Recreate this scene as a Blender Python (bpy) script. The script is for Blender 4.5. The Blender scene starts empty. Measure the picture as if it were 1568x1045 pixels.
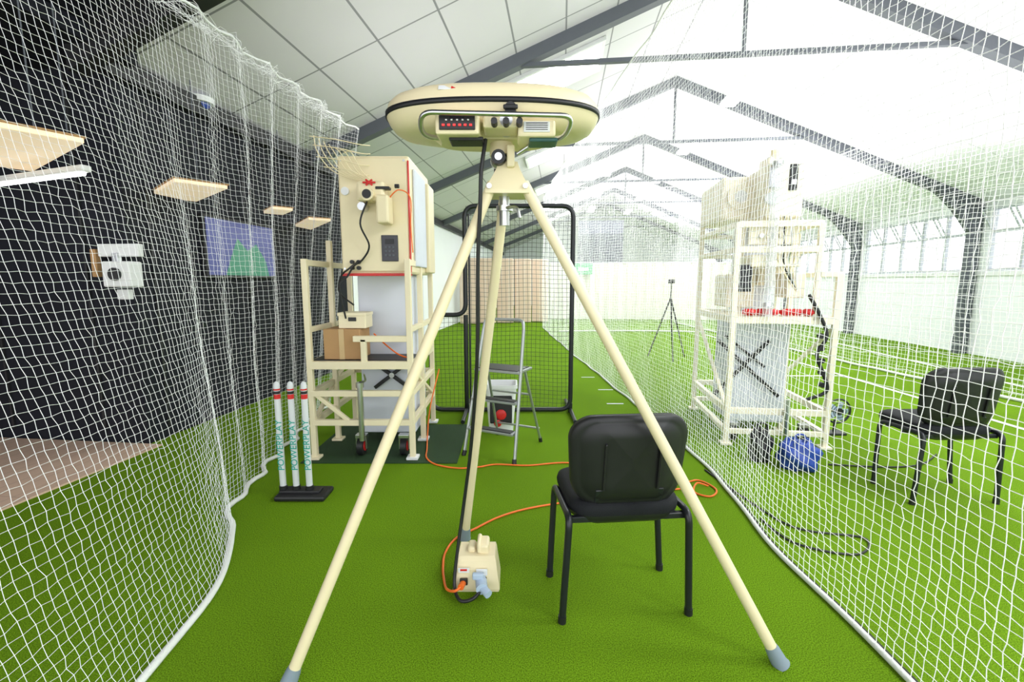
import bpy, bmesh, math, random
import numpy as np
from mathutils import Vector, Matrix, Euler
random.seed(4)
TH = math.radians(6.2)

# ------------------------------------------------------------------ materials
def mk(name, col, rough=0.5, metal=0.0, var=0.06, scale=12.0, bump=0.0, bscale=60.0, emis=None, es=0.0, trans=0.0, spec=0.5, alpha=1.0):
    m = bpy.data.materials.new(name); m.use_nodes = True
    nt = m.node_tree; b = nt.nodes['Principled BSDF']
    b.inputs['Roughness'].default_value = rough
    b.inputs['Metallic'].default_value = metal
    b.inputs['Specular IOR Level'].default_value = spec
    b.inputs['Transmission Weight'].default_value = trans
    b.inputs['Alpha'].default_value = alpha
    tc = nt.nodes.new('ShaderNodeTexCoord')
    nz = nt.nodes.new('ShaderNodeTexNoise'); nz.inputs['Scale'].default_value = scale
    nz.inputs['Detail'].default_value = 4
    nt.links.new(tc.outputs['Object'], nz.inputs['Vector'])
    mx = nt.nodes.new('ShaderNodeMix'); mx.data_type = 'RGBA'
    c = col
    mx.inputs[6].default_value = (c[0]*(1-var), c[1]*(1-var), c[2]*(1-var), 1)
    mx.inputs[7].default_value = (min(1,c[0]*(1+var)), min(1,c[1]*(1+var)), min(1,c[2]*(1+var)), 1)
    nt.links.new(nz.outputs['Fac'], mx.inputs[0])
    nt.links.new(mx.outputs[2], b.inputs['Base Color'])
    if bump > 0:
        n2 = nt.nodes.new('ShaderNodeTexNoise'); n2.inputs['Scale'].default_value = bscale
        n2.inputs['Detail'].default_value = 6
        nt.links.new(tc.outputs['Object'], n2.inputs['Vector'])
        bp = nt.nodes.new('ShaderNodeBump'); bp.inputs['Strength'].default_value = bump
        bp.inputs['Distance'].default_value = 0.01
        nt.links.new(n2.outputs['Fac'], bp.inputs['Height'])
        nt.links.new(bp.outputs['Normal'], b.inputs['Normal'])
    if emis:
        b.inputs['Emission Color'].default_value = (*emis, 1)
        b.inputs['Emission Strength'].default_value = es
    return m

def mk_grid(name, base, line, du, dv, lw, rough=0.7, ox=0.0, oy=0.0):
    """tile material: grid lines in object X/Y (tile joints)"""
    m = mk(name, base, rough, var=0.03, scale=2.0)
    nt = m.node_tree; b = nt.nodes['Principled BSDF']
    src = b.inputs['Base Color'].links[0].from_socket
    tc = nt.nodes.new('ShaderNodeTexCoord'); sp = nt.nodes.new('ShaderNodeSeparateXYZ')
    nt.links.new(tc.outputs['Object'], sp.inputs[0])
    def line_(sock, d, o):
        a = nt.nodes.new('ShaderNodeMath'); a.operation = 'ADD'; a.inputs[1].default_value = 100*d+o
        nt.links.new(sock, a.inputs[0])
        q = nt.nodes.new('ShaderNodeMath'); q.operation = 'MODULO'; q.inputs[1].default_value = d
        nt.links.new(a.outputs[0], q.inputs[0])
        l = nt.nodes.new('ShaderNodeMath'); l.operation = 'LESS_THAN'; l.inputs[1].default_value = lw
        nt.links.new(q.outputs[0], l.inputs[0]); return l
    a = line_(sp.outputs[0], du, ox); c = line_(sp.outputs[1], dv, oy)
    mm = nt.nodes.new('ShaderNodeMath'); mm.operation = 'MAXIMUM'
    nt.links.new(a.outputs[0], mm.inputs[0]); nt.links.new(c.outputs[0], mm.inputs[1])
    mx = nt.nodes.new('ShaderNodeMix'); mx.data_type = 'RGBA'
    nt.links.new(mm.outputs[0], mx.inputs[0]); nt.links.new(src, mx.inputs[6])
    mx.inputs[7].default_value = (*line, 1)
    nt.links.new(mx.outputs[2], b.inputs['Base Color'])
    return m

CREAM = mk('cream_powdercoat', (0.84, 0.73, 0.48), 0.38, var=0.04)
CREAM2 = mk('cream_frame_paint', (0.86, 0.76, 0.53), 0.45, var=0.05)
CREAM3 = mk('hazed_cream_housing', (0.90, 0.84, 0.68), 0.45, var=0.04)  # cream lightened in colour for the haze over the right machine
BLACK = mk('black_plastic', (0.012, 0.012, 0.014), 0.45, var=0.2)
FABRIC = mk('black_seat_fabric', (0.008, 0.009, 0.012), 0.75, var=0.3, scale=200, bump=0.3, bscale=400, spec=0.3)
BTUBE = mk('black_tube', (0.012, 0.014, 0.018), 0.35, var=0.2)
STEEL = mk('brushed_steel', (0.62, 0.63, 0.65), 0.28, 1.0)
ALU = mk('ladder_aluminium', (0.45, 0.47, 0.48), 0.4, 0.8)
RUBBER = mk('grey_blue_rubber', (0.22, 0.28, 0.33), 0.6)
WHITE = mk('white_paint', (0.80, 0.81, 0.82), 0.5, var=0.02)
STUMPW = mk('stump_white', (0.66, 0.68, 0.70), 0.45, var=0.03)
OFFW = mk('offwhite_cover', (0.68, 0.71, 0.80), 0.7, var=0.05, scale=3)
RED = mk('red_plastic', (0.65, 0.02, 0.02), 0.4)
REDLED = mk('red_led', (0.8, 0.02, 0.02), 0.4, emis=(1, 0.03, 0.03), es=1.0)
ORANGE = mk('orange_cable', (0.9, 0.17, 0.02), 0.45)
BLUE = mk('blue_plastic', (0.02, 0.06, 0.34), 0.4, bump=0.6, bscale=20)
LBLUE = mk('pale_blue_plastic', (0.45, 0.56, 0.72), 0.4)
TEAL = mk('teal_print', (0.0, 0.35, 0.27), 0.5)
CARD = mk('cardboard', (0.46, 0.27, 0.12), 0.8, var=0.08)
NETW = mk('white_net_twine', (0.92, 0.93, 0.94), 0.7, var=0.02, emis=(1, 1, 1), es=0.06)  # faint glow put into the left net's cords to brighten them
NETR = mk('net_twine_haze_glow', (0.95, 0.96, 0.96), 0.7, var=0.02, emis=(1, 1, 1), es=0.30)  # white glow in the cords stands in for haze over the right nets
NETG = mk('grey_net_twine', (0.03, 0.035, 0.035), 0.7)
WEB = mk('white_webbing', (0.80, 0.82, 0.79), 0.8, bump=0.4, bscale=150)
DARKW = mk('dark_wall_paint', (0.008, 0.009, 0.015), 0.7, var=0.3, scale=1.5, spec=0.25)
GREYB = mk('steel_beam_grey', (0.10, 0.11, 0.13), 0.6)
WALLW = mk('white_wall_paint', (0.86, 0.88, 0.91), 0.7, var=0.02, scale=2)
SKY = mk('skylight_glazing', (1, 1, 1), 0.4, emis=(0.95, 0.98, 1.0), es=14.0)
LAMP = mk('batten_lamp', (1, 1, 1), 0.4, emis=(1, 1, 1), es=8.0)
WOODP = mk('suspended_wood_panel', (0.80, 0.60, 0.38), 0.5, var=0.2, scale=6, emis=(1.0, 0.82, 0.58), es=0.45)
CURT = mk('cream_curtain', (0.86, 0.84, 0.77), 0.85, var=0.04)
BRICK = mk_grid('terracotta_brick', (0.78, 0.60, 0.49), (0.86, 0.76, 0.70), 0.25, 0.5, 0.02)
GREENS = mk('green_sign', (0.15, 0.55, 0.28), 0.6)
CLEAR = mk('clear_tube', (0.86, 0.90, 0.95), 0.15, alpha=0.35)
MAT_D = mk('dark_green_mat', (0.015, 0.05, 0.012), 0.9, var=0.2, bump=0.5, bscale=200)
DGLASS = mk('dark_panel_glass', (0.02, 0.02, 0.03), 0.15)

# turf
TURF = mk('artificial_turf', (0.142, 0.272, 0.009), 0.9, var=0.24, scale=1.0, spec=0.06)
nt = TURF.node_tree; b = nt.nodes['Principled BSDF']
src = b.inputs['Base Color'].links[0].from_socket
tc = nt.nodes.new('ShaderNodeTexCoord'); n = nt.nodes.new('ShaderNodeTexNoise'); n.inputs['Scale'].default_value = 220; n.inputs['Detail'].default_value = 6
nt.links.new(tc.outputs['Object'], n.inputs['Vector'])
cr_ = nt.nodes.new('ShaderNodeValToRGB'); cr_.color_ramp.elements[0].position = 0.34; cr_.color_ramp.elements[0].color = (0.42, 0.42, 0.42, 1)
cr_.color_ramp.elements[1].position = 0.66; cr_.color_ramp.elements[1].color = (1.4, 1.4, 1.4, 1)
nt.links.new(n.outputs['Fac'], cr_.inputs[0])
mx = nt.nodes.new('ShaderNodeMix'); mx.data_type = 'RGBA'; mx.blend_type = 'MULTIPLY'; mx.inputs[0].default_value = 1
nt.links.new(src, mx.inputs[6]); nt.links.new(cr_.outputs[0], mx.inputs[7]); nt.links.new(mx.outputs[2], b.inputs['Base Color'])
bp = nt.nodes.new('ShaderNodeBump'); bp.inputs['Strength'].default_value = 0.6; bp.inputs['Distance'].default_value = 0.006
nt.links.new(n.outputs['Fac'], bp.inputs['Height']); nt.links.new(bp.outputs[0], b.inputs['Normal'])

TILE = mk_grid('ceiling_tiles', (0.64, 0.63, 0.66), (0.25, 0.25, 0.27), 0.62, 1.17, 0.020)
ROOFW = mk_grid('roof_boards', (0.87, 0.88, 0.92), (0.66, 0.67, 0.71), 1.2, 1.17, 0.022)
WOODF = mk_grid('wood_floor', (0.70, 0.50, 0.38), (0.42, 0.27, 0.19), 0.12, 1.2, 0.004, 0.4)

# ------------------------------------------------------------------ builder
class B:
    def __init__(s, name):
        s.name = name; s.v = []; s.f = []; s.mi = []; s.sm = []; s.mats = []
    def m(s, mat):
        if mat not in s.mats: s.mats.append(mat)
        return s.mats.index(mat)
    def add(s, vs, fs, mat, smooth=True):
        o = len(s.v); k = s.m(mat)
        s.v.extend([tuple(p) for p in vs])
        for f in fs:
            s.f.append([i+o for i in f]); s.mi.append(k); s.sm.append(smooth)
    def box(s, c, d, mat, bev=0.0, rot=None, seg=2):
        bm = bmesh.new(); bmesh.ops.create_cube(bm, size=1.0)
        for v in bm.verts: v.co = Vector((v.co.x*d[0], v.co.y*d[1], v.co.z*d[2]))
        if bev > 0: bmesh.ops.bevel(bm, geom=bm.edges[:], offset=bev, segments=seg, affect='EDGES', profile=0.5)
        R = rot if rot is not None else Matrix.Identity(3)
        bm.verts.index_update()
        vs = [R @ v.co + Vector(c) for v in bm.verts]; fs = [[v.index for v in f.verts] for f in bm.faces]
        bm.free(); s.add(vs, fs, mat, False)
    def bx(s, x0, x1, y0, y1, z0, z1, mat, bev=0.0):
        s.box(((x0+x1)/2, (y0+y1)/2, (z0+z1)/2), (abs(x1-x0), abs(y1-y0), abs(z1-z0)), mat, bev)
    def bar(s, a, b_, w, h, mat, bev=0.003):
        a = Vector(a); b_ = Vector(b_); d = b_-a; L = d.length
        q = d.to_track_quat('Y', 'Z').to_matrix()
        s.box((a+b_)/2, (w, L, h), mat, bev, q, 1)
    def tube(s, pts, r, mat, n=10, closed=False, caps=True, flat=1.0):
        P = [Vector(p) for p in pts]; N = len(P)
        rr = r if isinstance(r, (list, tuple)) else [r]*N
        T = []
        for i in range(N):
            if closed: t = P[(i+1) % N]-P[i-1]
            else: t = P[min(i+1, N-1)]-P[max(i-1, 0)]
            T.append(t.normalized() if t.length > 1e-9 else Vector((0, 0, 1)))
        up = Vector((0, 0, 1)) if abs(T[0].z) < 0.9 else Vector((1, 0, 0))
        nrm = (up - T[0]*up.dot(T[0])).normalized()
        vs = []
        for i in range(N):
            nrm = (nrm - T[i]*nrm.dot(T[i])).normalized(); bn = T[i].cross(nrm)
            for k in range(n):
                a = 2*math.pi*k/n
                vs.append(P[i]+nrm*math.cos(a)*rr[i]+bn*math.sin(a)*rr[i]*flat)
        fs = []
        for i in range(N if closed else N-1):
            j = (i+1) % N
            for k in range(n):
                l = (k+1) % n; fs.append([i*n+k, i*n+l, j*n+l, j*n+k])
        s.add(vs, fs, mat)
        if caps and not closed:
            s.add(vs[:n], [list(range(n))[::-1]], mat, False); s.add(vs[-n:], [list(range(n))], mat, False)
    def cyl(s, a, b_, r, mat, n=20, r2=None):
        s.tube([a, b_], [r, r if r2 is None else r2], mat, n)
    def loft(s, rings, mat, caps=True, smooth=True):
        n = len(rings[0]); vs = [p for r in rings for p in r]; fs = []
        for i in range(len(rings)-1):
            for k in range(n):
                l = (k+1) % n; fs.append([i*n+k, i*n+l, (i+1)*n+l, (i+1)*n+k])
        s.add(vs, fs, mat, smooth)
        if caps:
            s.add(rings[0], [list(range(n))[::-1]], mat, False); s.add(rings[-1], [list(range(n))], mat, False)
    def sphere(s, c, r, mat, sc=(1, 1, 1), n=20, jit=0.0):
        rings = []
        for i in range(1, n//2):
            ph = math.pi*i/(n//2); ring = []
            for k in range(n):
                a = 2*math.pi*k/n; q = 1+jit*(random.random()-.5)
                ring.append(Vector((c[0]+r*sc[0]*math.sin(ph)*math.cos(a)*q, c[1]+r*sc[1]*math.sin(ph)*math.sin(a)*q, c[2]-r*sc[2]*math.cos(ph)*q)))
            rings.append(ring)
        s.loft(rings, mat)
    def text(s, body, size, M, mat, ext=0.0006):
        cu = bpy.data.curves.new('t', 'FONT'); cu.body = body; cu.size = size; cu.extrude = ext
        cu.align_x = 'CENTER'; cu.align_y = 'CENTER'
        ob = bpy.data.objects.new('t', cu); bpy.context.scene.collection.objects.link(ob)
        me = bpy.data.meshes.new_from_object(ob.evaluated_get(bpy.context.evaluated_depsgraph_get()))
        s.add([M @ v.co for v in me.vertices], [list(p.vertices) for p in me.polygons], mat, False)
        bpy.data.objects.remove(ob); bpy.data.meshes.remove(me)
    def done(s, loc=None, rotz=0.0, origin=(0, 0, 0)):
        me = bpy.data.meshes.new(s.name)
        o = Vector(origin)
        me.from_pydata([tuple(Vector(v)-o) for v in s.v], [], s.f)
        for m_ in s.mats: me.materials.append(m_)
        me.polygons.foreach_set('material_index', s.mi); me.polygons.foreach_set('use_smooth', s.sm)
        me.update()
        ob = bpy.data.objects.new(s.name, me); bpy.context.scene.collection.objects.link(ob)
        ob.location = Vector(loc) if loc is not None else o
        ob.rotation_euler = (0, 0, rotz)
        return ob

def cr(pts, k=8, closed=False):
    P = [Vector(p) for p in pts]; out = []; N = len(P)
    rng = range(N) if closed else range(N-1)
    for i in rng:
        if closed: p0, p1, p2, p3 = P[i-1], P[i], P[(i+1) % N], P[(i+2) % N]
        else: p0, p1, p2, p3 = P[max(i-1, 0)], P[i], P[i+1], P[min(i+2, N-1)]
        for j in range(k):
            t = j/k
            out.append(0.5*((2*p1)+(p2-p0)*t+(2*p0-5*p1+4*p2-p3)*t*t+(3*p1-p0-3*p2+p3)*t**3))
    if not closed: out.append(P[-1])
    return out

def fillet(pts, r, k=6, closed=False):
    P = [Vector(p) for p in pts]; N = len(P); out = []
    for i in range(N):
        if not closed and i in (0, N-1): out.append(P[i]); continue
        a, p, c = P[i-1], P[i], P[(i+1) % N]
        d1 = (a-p).normalized(); d2 = (c-p).normalized()
        rr = min(r, (a-p).length*.49, (c-p).length*.49)
        s0 = p+d1*rr; s1 = p+d2*rr
        for j in range(k+1):
            t = j/k; out.append(s0*(1-t)**2+p*2*t*(1-t)+s1*t*t)
    return out

def rr(w, h, r, n=6):
    out = []
    for cx, cy, a0 in ((w/2-r, h/2-r, 0), (-w/2+r, h/2-r, 90), (-w/2+r, -h/2+r, 180), (w/2-r, -h/2+r, 270)):
        for j in range(n+1):
            a = math.radians(a0+90*j/n); out.append((cx+r*math.cos(a), cy+r*math.sin(a)))
    return out

def sup(hx, hy, z, cx=0, cy=0, n=56, e=2.5):
    out = []
    for k in range(n):
        a = 2*math.pi*k/n; c, s_ = math.cos(a), math.sin(a)
        out.append(Vector((cx+hx*math.copysign(abs(c)**(2/e), c), cy+hy*math.copysign(abs(s_)**(2/e), s_), z)))
    return out

# ------------------------------------------------------------------ room shell (building frame, rotated by -TH)
ZR, SR = 5.32, 2.15
kl, kr = 0.39, 0.43
SW, SL = 7.85, -3.5
def zl(s_): return ZR-kl*(SR-s_)
def zr(s_): return ZR-kr*(s_-SR)
T0, T1 = -2.5, 27.0
# floor
f = B('floor'); f.bx(-9, SW+.15, T0, T1, -0.1, 0, TURF); f.done(rotz=-TH)
f = B('floor_wood'); f.bx(-8.9, -3.36, T0+.05, 3.38, 0.0, 0.012, WOODF); f.done(rotz=-TH)
# ceiling
c = B('ceiling')
def slab(bd, s0, s1, t0, t1, zf, mat, th=0.12):
    v = [(s0, t0, zf(s0)), (s1, t0, zf(s1)), (s1, t1, zf(s1)), (s0, t1, zf(s0))]
    v += [(x, y, z+th) for x, y, z in v]
    bd.add(v, [[0, 3, 2, 1], [4, 5, 6, 7], [0, 1, 5, 4], [1, 2, 6, 5], [2, 3, 7, 6], [3, 0, 4, 7]], mat, False)
slab(c, SL-.05, SR, 3.15, T1, zl, TILE)
slab(c, -9, -3.3, T0, 3.45, lambda s_: 3.04, DARKW)
slab(c, -3.5, SR, T0, 3.15, zl, DARKW)
slab(c, SR, SW+.3, T0, T1, zr, ROOFW)
c.done(rotz=-TH)
# walls
w = B('wall_left'); w.bx(SL-.12, SL, 3.4, 7.4, 0, 3.15, DARKW); w.bx(SL-.12, SL, 7.4, T1, 0, 3.15, WALLW)
for i in range(4): w.bx(SL, SL+.012, 3.6+i*1.2, 3.62+i*1.2, 0.1, 3.1, BLACK)
w.done(rotz=-TH)
w = B('wall_recess'); w.bx(-9, SL-.12, 3.4, 3.52, 0, 3.1, DARKW)
for i in range(5): w.bx(-3.9-i*.9, -3.88-i*.9, 3.385, 3.4, 0.1, 3.0, BLACK)
w.done(rotz=-TH)
w = B('wall_far_left'); w.bx(-9.1, -9, T0, 3.5, 0, 3.1, DARKW); w.done(rotz=-TH)
w = B('wall_back')
w.add([(SL, T1, 0), (SW, T1, 0), (SW, T1, zr(SW)), (SR, T1, ZR), (SL, T1, zl(SL))], [[0, 1, 2, 3, 4]], WALLW, False); w.done(rotz=-TH)
# right wall with window openings
frames_t = [-0.8+3.5*i for i in range(8)]
w = B('wall_right')
w.bx(SW, SW+.15, T0, T1, 0, 1.58, WALLW); w.bx(SW, SW+.15, T0, T1, 2.74, 3.0, WALLW)
prev = T0
for t in frames_t:
    w.bx(SW, SW+.15, t-.2, t+.2, 1.58, 2.74, WALLW)
w.done(rotz=-TH)
WFR = mk('window_frame_grey', (0.50, 0.53, 0.57), 0.5)
k = 0
for t in frames_t[:-1]:
    k += 1
    a, b2 = t+.2, t+3.3
    w = B('window_%d' % k)
    for q in range(6):
        y = a+(b2-a)*q/5
        w.bx(SW+.03, SW+.09, y-.025, y+.025, 1.58, 2.74, WFR)
    for z in (1.6, 2.3, 2.72): w.bx(SW+.03, SW+.09, a, b2, z-.025, z+.025, WFR)
    # tilted open hopper lights
    for q in range(5):
        y0 = a+(b2-a)*q/5+.05; y1 = a+(b2-a)*(q+1)/5-.05
        for yy in (y0, y1): w.bar((SW-.01, yy, 2.32), (SW-.22, yy, 2.68), .03, .02, WFR)
        w.bar((SW-.22, y0, 2.68), (SW-.22, y1, 2.68), .03, .03, WFR)
    w.done(rotz=-TH)
t_ = B('trim_right'); t_.bx(SW-.03, SW, T0, T1, 1.5, 1.57, WHITE); t_.done(rotz=-TH)

# portal frames
for i, t in enumerate(frames_t):
    if i < 2: continue
    fr = B('roof_beam')
    wd, dp = .07, .16
    def seg(p, q, d=dp):
        (s0, z0), (s1, z1) = p, q
        v = [(s0, t-wd, z0), (s1, t-wd, z1), (s1, t+wd, z1), (s0, t+wd, z0), (s0, t-wd, z0-d), (s1, t-wd, z1-d), (s1, t+wd, z1-d), (s0, t+wd, z0-d)]
        fr.add(v, [[0, 1, 2, 3], [7, 6, 5, 4], [0, 4, 5, 1], [1, 5, 6, 2], [2, 6, 7, 3], [3, 7, 4, 0]], GREYB, False)
    seg((SL, zl(SL)), (SR, ZR)); seg((SR, ZR), (SW-.1, zr(SW-.1)))
    pv = None
    for q in range(9):
        a = q/8; s_ = SW-.15-1.1*a; d_ = .12+.62*(1-a)**2.2
        if pv:
            v = [(pv[0], t-.05, zr(pv[0])-.1), (s_, t-.05, zr(s_)-.1), (s_, t-.05, zr(s_)-d_), (pv[0], t-.05, zr(pv[0])-pv[1])]
            v += [(x, y+.1, z) for x, y, z in v]
            fr.add(v, [[0, 1, 2, 3], [7, 6, 5, 4], [3, 2, 6, 7], [0, 4, 5, 1]], GREYB, False)
        pv = (s_, d_)
    fr.bx(SW-.20, SW-.02, t-.06, t+.06, 0, zr(SW)-.1, GREYB)
    fr.bx(SR-2.7, SR+2.6, t-.03, t+.03, 4.10, 4.15, GREYB)
    fr.bx(SR-.02, SR+.02, t-.02, t+.02, 4.15, ZR-.1, GREYB)
    fr.done(rotz=-TH)
fr = B('roof_beam'); slab(fr, SL, SR, 3.08, 3.2, lambda s_: zl(s_)-.25, BLACK, .25); fr.done(rotz=-TH)
fr = B('trim_eave'); fr.bx(SL, SL+.1, 3.2, T1, 2.95, 3.1, BLACK); fr.done(rotz=-TH)

# skylights
def sky(s0, s1, t0, t1, zf):
    bd = B('skylight')
    slab(bd, s0, s1, t0, t1, lambda q: zf(q)-.03, SKY, .02)
    for (a, b_, c_, d_) in ((s0-.05, s0, t0-.05, t1+.05), (s1, s1+.05, t0-.05, t1+.05), (s0, s1, t0-.05, t0), (s0, s1, t1, t1+.05)):
        slab(bd, a, b_, c_, d_, lambda q: zf(q)-.06, WHITE, .055)
    bd.done(rotz=-TH)
for t in (7.2, 11.0, 14.5, 18.0, 21.5): sky(-.8, .5, t-.42, t+.42, zl)
for t in (3.9, 7.35, 8.85, 10.9, 12.3, 14.4, 15.8, 17.9, 19.4, 21.5): sky(4.0, 5.0, t-.42, t+.42, zr)
for t in (2.0, -1.0): sky(3.0, 5.0, t-.6, t+.6, zr)
# batten lamps
def lamp(s_, t, z):
    bd = B('fluorescent_batten')
    bd.bx(s_-.14, s_+.14, t-.6, t+.6, z, z+.06, WHITE, .01)
    bd.bx(s_-.12, s_+.12, t-.58, t+.58, z-.012, z-.001, LAMP)
    for q in (-.5, .5): bd.cyl((s_, t+q, z+.05), (s_, t+q, (zr(s_) if s_ > SR else zl(s_))-.02), .006, WHITE, 6)
    bd.done(rotz=-TH)
for t in (8.4, 11.5, 14.8, 18, 21.5): lamp(2.9, t, 4.5)
for t in (13.2, 16.5, 20): lamp(1.2, t, 4.4)

# ceiling dome camera & vent
bd = B('ceiling_dome_camera')
bd.cyl((0, 0, 0), (0, 0, .05), .12, WHITE, 28); bd.sphere((0, 0, 0), .085, BLUE, (1, 1, .8)); bd.done(loc=(-2.98, 4.60, 3.07))
bd = B('ceiling_vent'); bd.bx(-.13, .13, -.16, .16, 0, .22, WHITE, .01)
for q in range(5): bd.bx(-.11, .11, -.14+q*.06, -.12+q*.06, -.006, 0, GREYB)
bd.done(loc=(.03, 5.75, 4.36), rotz=-TH)

# suspended wood panels in left area
def panel(cx, cy, z, L, W, rz):
    bd = B('suspended_ceiling_panel')
    bd.box((0, 0, 0), (L, W, .03), WOODP, .005)
    bd.box((0, 0, .018), (L+.02, W+.02, .01), CARD, .003)
    for sx in (-.4, .4):
        bd.cyl((L*sx, 0, .0), (L*sx, 0, max(.3, 2.95-z)), .004, GREYB, 6)
    bd.done(loc=(cx, cy, z), rotz=rz)
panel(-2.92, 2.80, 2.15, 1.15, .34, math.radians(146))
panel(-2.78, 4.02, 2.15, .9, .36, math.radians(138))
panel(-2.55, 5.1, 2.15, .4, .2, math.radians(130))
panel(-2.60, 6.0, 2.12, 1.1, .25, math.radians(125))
bd = B('tube_light'); bd.bx(-.65, .65, -.03, .03, 0, .04, WHITE, .01); bd.tube([(-.62, 0, -.01), (.62, 0, -.01)], .012, LAMP, 8)
for q in (-.5, .5): bd.cyl((q, 0, .03), (q, 0, 1.0), .004, GREYB, 6)
bd.done(loc=(-3.25, 3.16, 2.06), rotz=math.radians(160))

# poster screen on left wall
bd = B('wall_screen')
SCB = mk('screen_image', (0.06, 0.07, 0.22), 0.3, emis=(0.08, 0.09, 0.30), es=0.3); SCG = mk('screen_image_green', (0.04, 0.2, 0.12), 0.3, emis=(0.05, 0.24, 0.15), es=0.3)
bd.bx(0, .05, -.55, .55, 0, .62, BLACK, .008); bd.bx(.05, .056, -.52, .52, .03, .59, SCB)
v = [(.058, -.3, .03), (.058, .4, .03), (.058, .35, .2), (.058, .2, .38), (.058, .05, .30), (.058, -.1, .42), (.058, -.22, .2)]
bd.add(v, [list(range(7))], SCG, False)
bd.done(loc=(SL*math.cos(TH)+4.70*math.sin(TH), -SL*math.sin(TH)+4.70*math.cos(TH), 1.42), rotz=-TH)
# white boxes standing in for a bright patch on the wall
bd = B('wall_white_patch')
bd.box((0, 0, 0), (.36, .05, .10), WHITE, .008); bd.box((.04, -.04, -.19), (.24, .12, .20), WHITE, .012); bd.cyl((.04, -.12, -.19), (.04, -.10, -.19), .05, BLACK, 20)
bd.box((-.02, -.02, -.09), (.05, .04, .14), STEEL, .004)
bd.box((-.23, 0, -.1), (.05, .04, .22), CARD, .004); bd.box((.0, .0, -.35), (.10, .05, .08), WHITE, .006)
bd.done(loc=(-3.12, 3.69, 1.63), rotz=-TH)

# ------------------------------------------------------------------ far end
bd = B('cream_curtain')
n_ = 220; vs = []
for i in range(n_+1):
    s_ = -.6+6.6*i/n_; y = 17.0+.07*math.sin(i*.55)+.03*math.sin(i*1.7)
    vs += [(s_, y, 0.02), (s_, y, 2.05)]
bd.add(vs, [[2*i, 2*i+2, 2*i+3, 2*i+1] for i in range(n_)], CURT)
bd.tube([(-.6, 17, 2.06), (6, 17, 2.06)], .02, WHITE, 8)
bd.done(rotz=-TH)
bd = B('brick_partition')
for q in range(5): bd.bx(-3.3+q*.57, -3.3+q*.57+.56, 14.6+q*.25, 14.8+q*.25, 0.02, 2.15, BRICK, .03)
bd.done(rotz=-TH)
bd = B('sightscreen_panel'); bd.bx(.6, 2.3, 18, 18.06, 1.95, 3.7, mk('dark_screen_cloth', (.12, .13, .17), .8), .01)
for q in (0.65, 2.25): bd.cyl((q, 18.03, 0), (q, 18.03, 3.7), .03, GREYB, 10)
bd.done(rotz=-TH)
bd = B('green_banner'); bd.bx(.45, 1.1, 16.85, 16.87, 1.65, 2.05, GREENS, .004); bd.bx(.6, .95, 16.84, 16.85, 1.78, 1.88, WHITE); bd.done(rotz=-TH)

# ------------------------------------------------------------------ nets
def net(name, bot, top, zt, L, H, cell, r, mat, wav=0.015, fold=None, zb=0.02, extra=None, rope=.02):
    """bot/top: plan polylines (x,y); net cords as 3-sided tubes"""
    def samp(poly, n):
        P = np.array([tuple(p) for p in cr([(a, b_, 0) for a, b_ in poly], 12)])[:, :2]
        d = np.r_[0, np.cumsum(np.linalg.norm(np.diff(P, axis=0), axis=1))]
        u = np.linspace(0, d[-1], n)
        return np.c_[np.interp(u, d, P[:, 0]), np.interp(u, d, P[:, 1])]
    nu = int(L/cell)+1; nv = int(H/cell)+1
    Bt, Tp = samp(bot, nu), samp(top, nu)
    V = np.linspace(0, 1, nv)[None, :]; U = np.linspace(0, 1, nu)[:, None]
    z = zb+(zt(U)-zb)*V if callable(zt) else zb+(zt-zb)*V+0*U
    X = Bt[:, 0:1]*(1-V)+Tp[:, 0:1]*V; Y = Bt[:, 1:2]*(1-V)+Tp[:, 1:2]*V
    S = U*L
    X = X+wav*(np.sin(S*2.1+z*1.3)+.6*np.sin(S*5.3+z*2.1)+.4*np.sin(S*9.0-z*4.0))
    z = z+.6*wav*np.sin(S*3.7+z*5)*np.sin(np.pi*V)
    Y = Y+.5*wav*np.sin(z*6+S*2)
    if fold is not None:
        dx, dy = fold(S, V); X = X+dx; Y = Y+dy
    G = np.stack([X, Y, z+0*X], -1)
    j = np.random.RandomState(2).normal(0, cell*.06, G.shape); G[1:-1, 1:-1] += j[1:-1, 1:-1]
    du = np.gradient(G, axis=0); dv = np.gradient(G, axis=1)
    nn = np.cross(du, dv); nn /= np.linalg.norm(nn, axis=-1, keepdims=True)+1e-12
    verts = []; faces = []; off = 0
    for (A, T) in ((G, du), (G.transpose(1, 0, 2), dv.transpose(1, 0, 2))):
        N = nn if A is G else nn.transpose(1, 0, 2)
        T = T/(np.linalg.norm(T, axis=-1, keepdims=True)+1e-12); Bn = np.cross(T, N)
        n, m_ = A.shape[:2]
        ring = np.stack([A+r*(math.cos(a)*N+math.sin(a)*Bn) for a in (0, 2.094, 4.189)], 2)
        idx = off+np.arange(n*m_*3).reshape(n, m_, 3)
        for k3 in range(3):
            l3 = (k3+1) % 3
            q = np.stack([idx[:-1, :, k3], idx[:-1, :, l3], idx[1:, :, l3], idx[1:, :, k3]], -1).reshape(-1, 4)
            faces.append(q)
        verts.append(ring.reshape(-1, 3)); off += n*m_*3
    vv = np.concatenate(verts); ff = np.concatenate(faces)
    bd = B(name); bd.m(mat)
    bd.v = vv.tolist(); bd.f = ff.tolist(); bd.mi = [0]*len(bd.f); bd.sm = [True]*len(bd.f)
    bd.tube([tuple(p) for p in G[::3, -1]], .008, WEB, 8)
    rb = [Vector(p) for p in G[::2, 0]]
    for p in rb: p.z = rope+.002
    bd.tube(rb, rope, WEB, 8)
    if extra: extra(bd, G)
    return bd.done()

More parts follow.
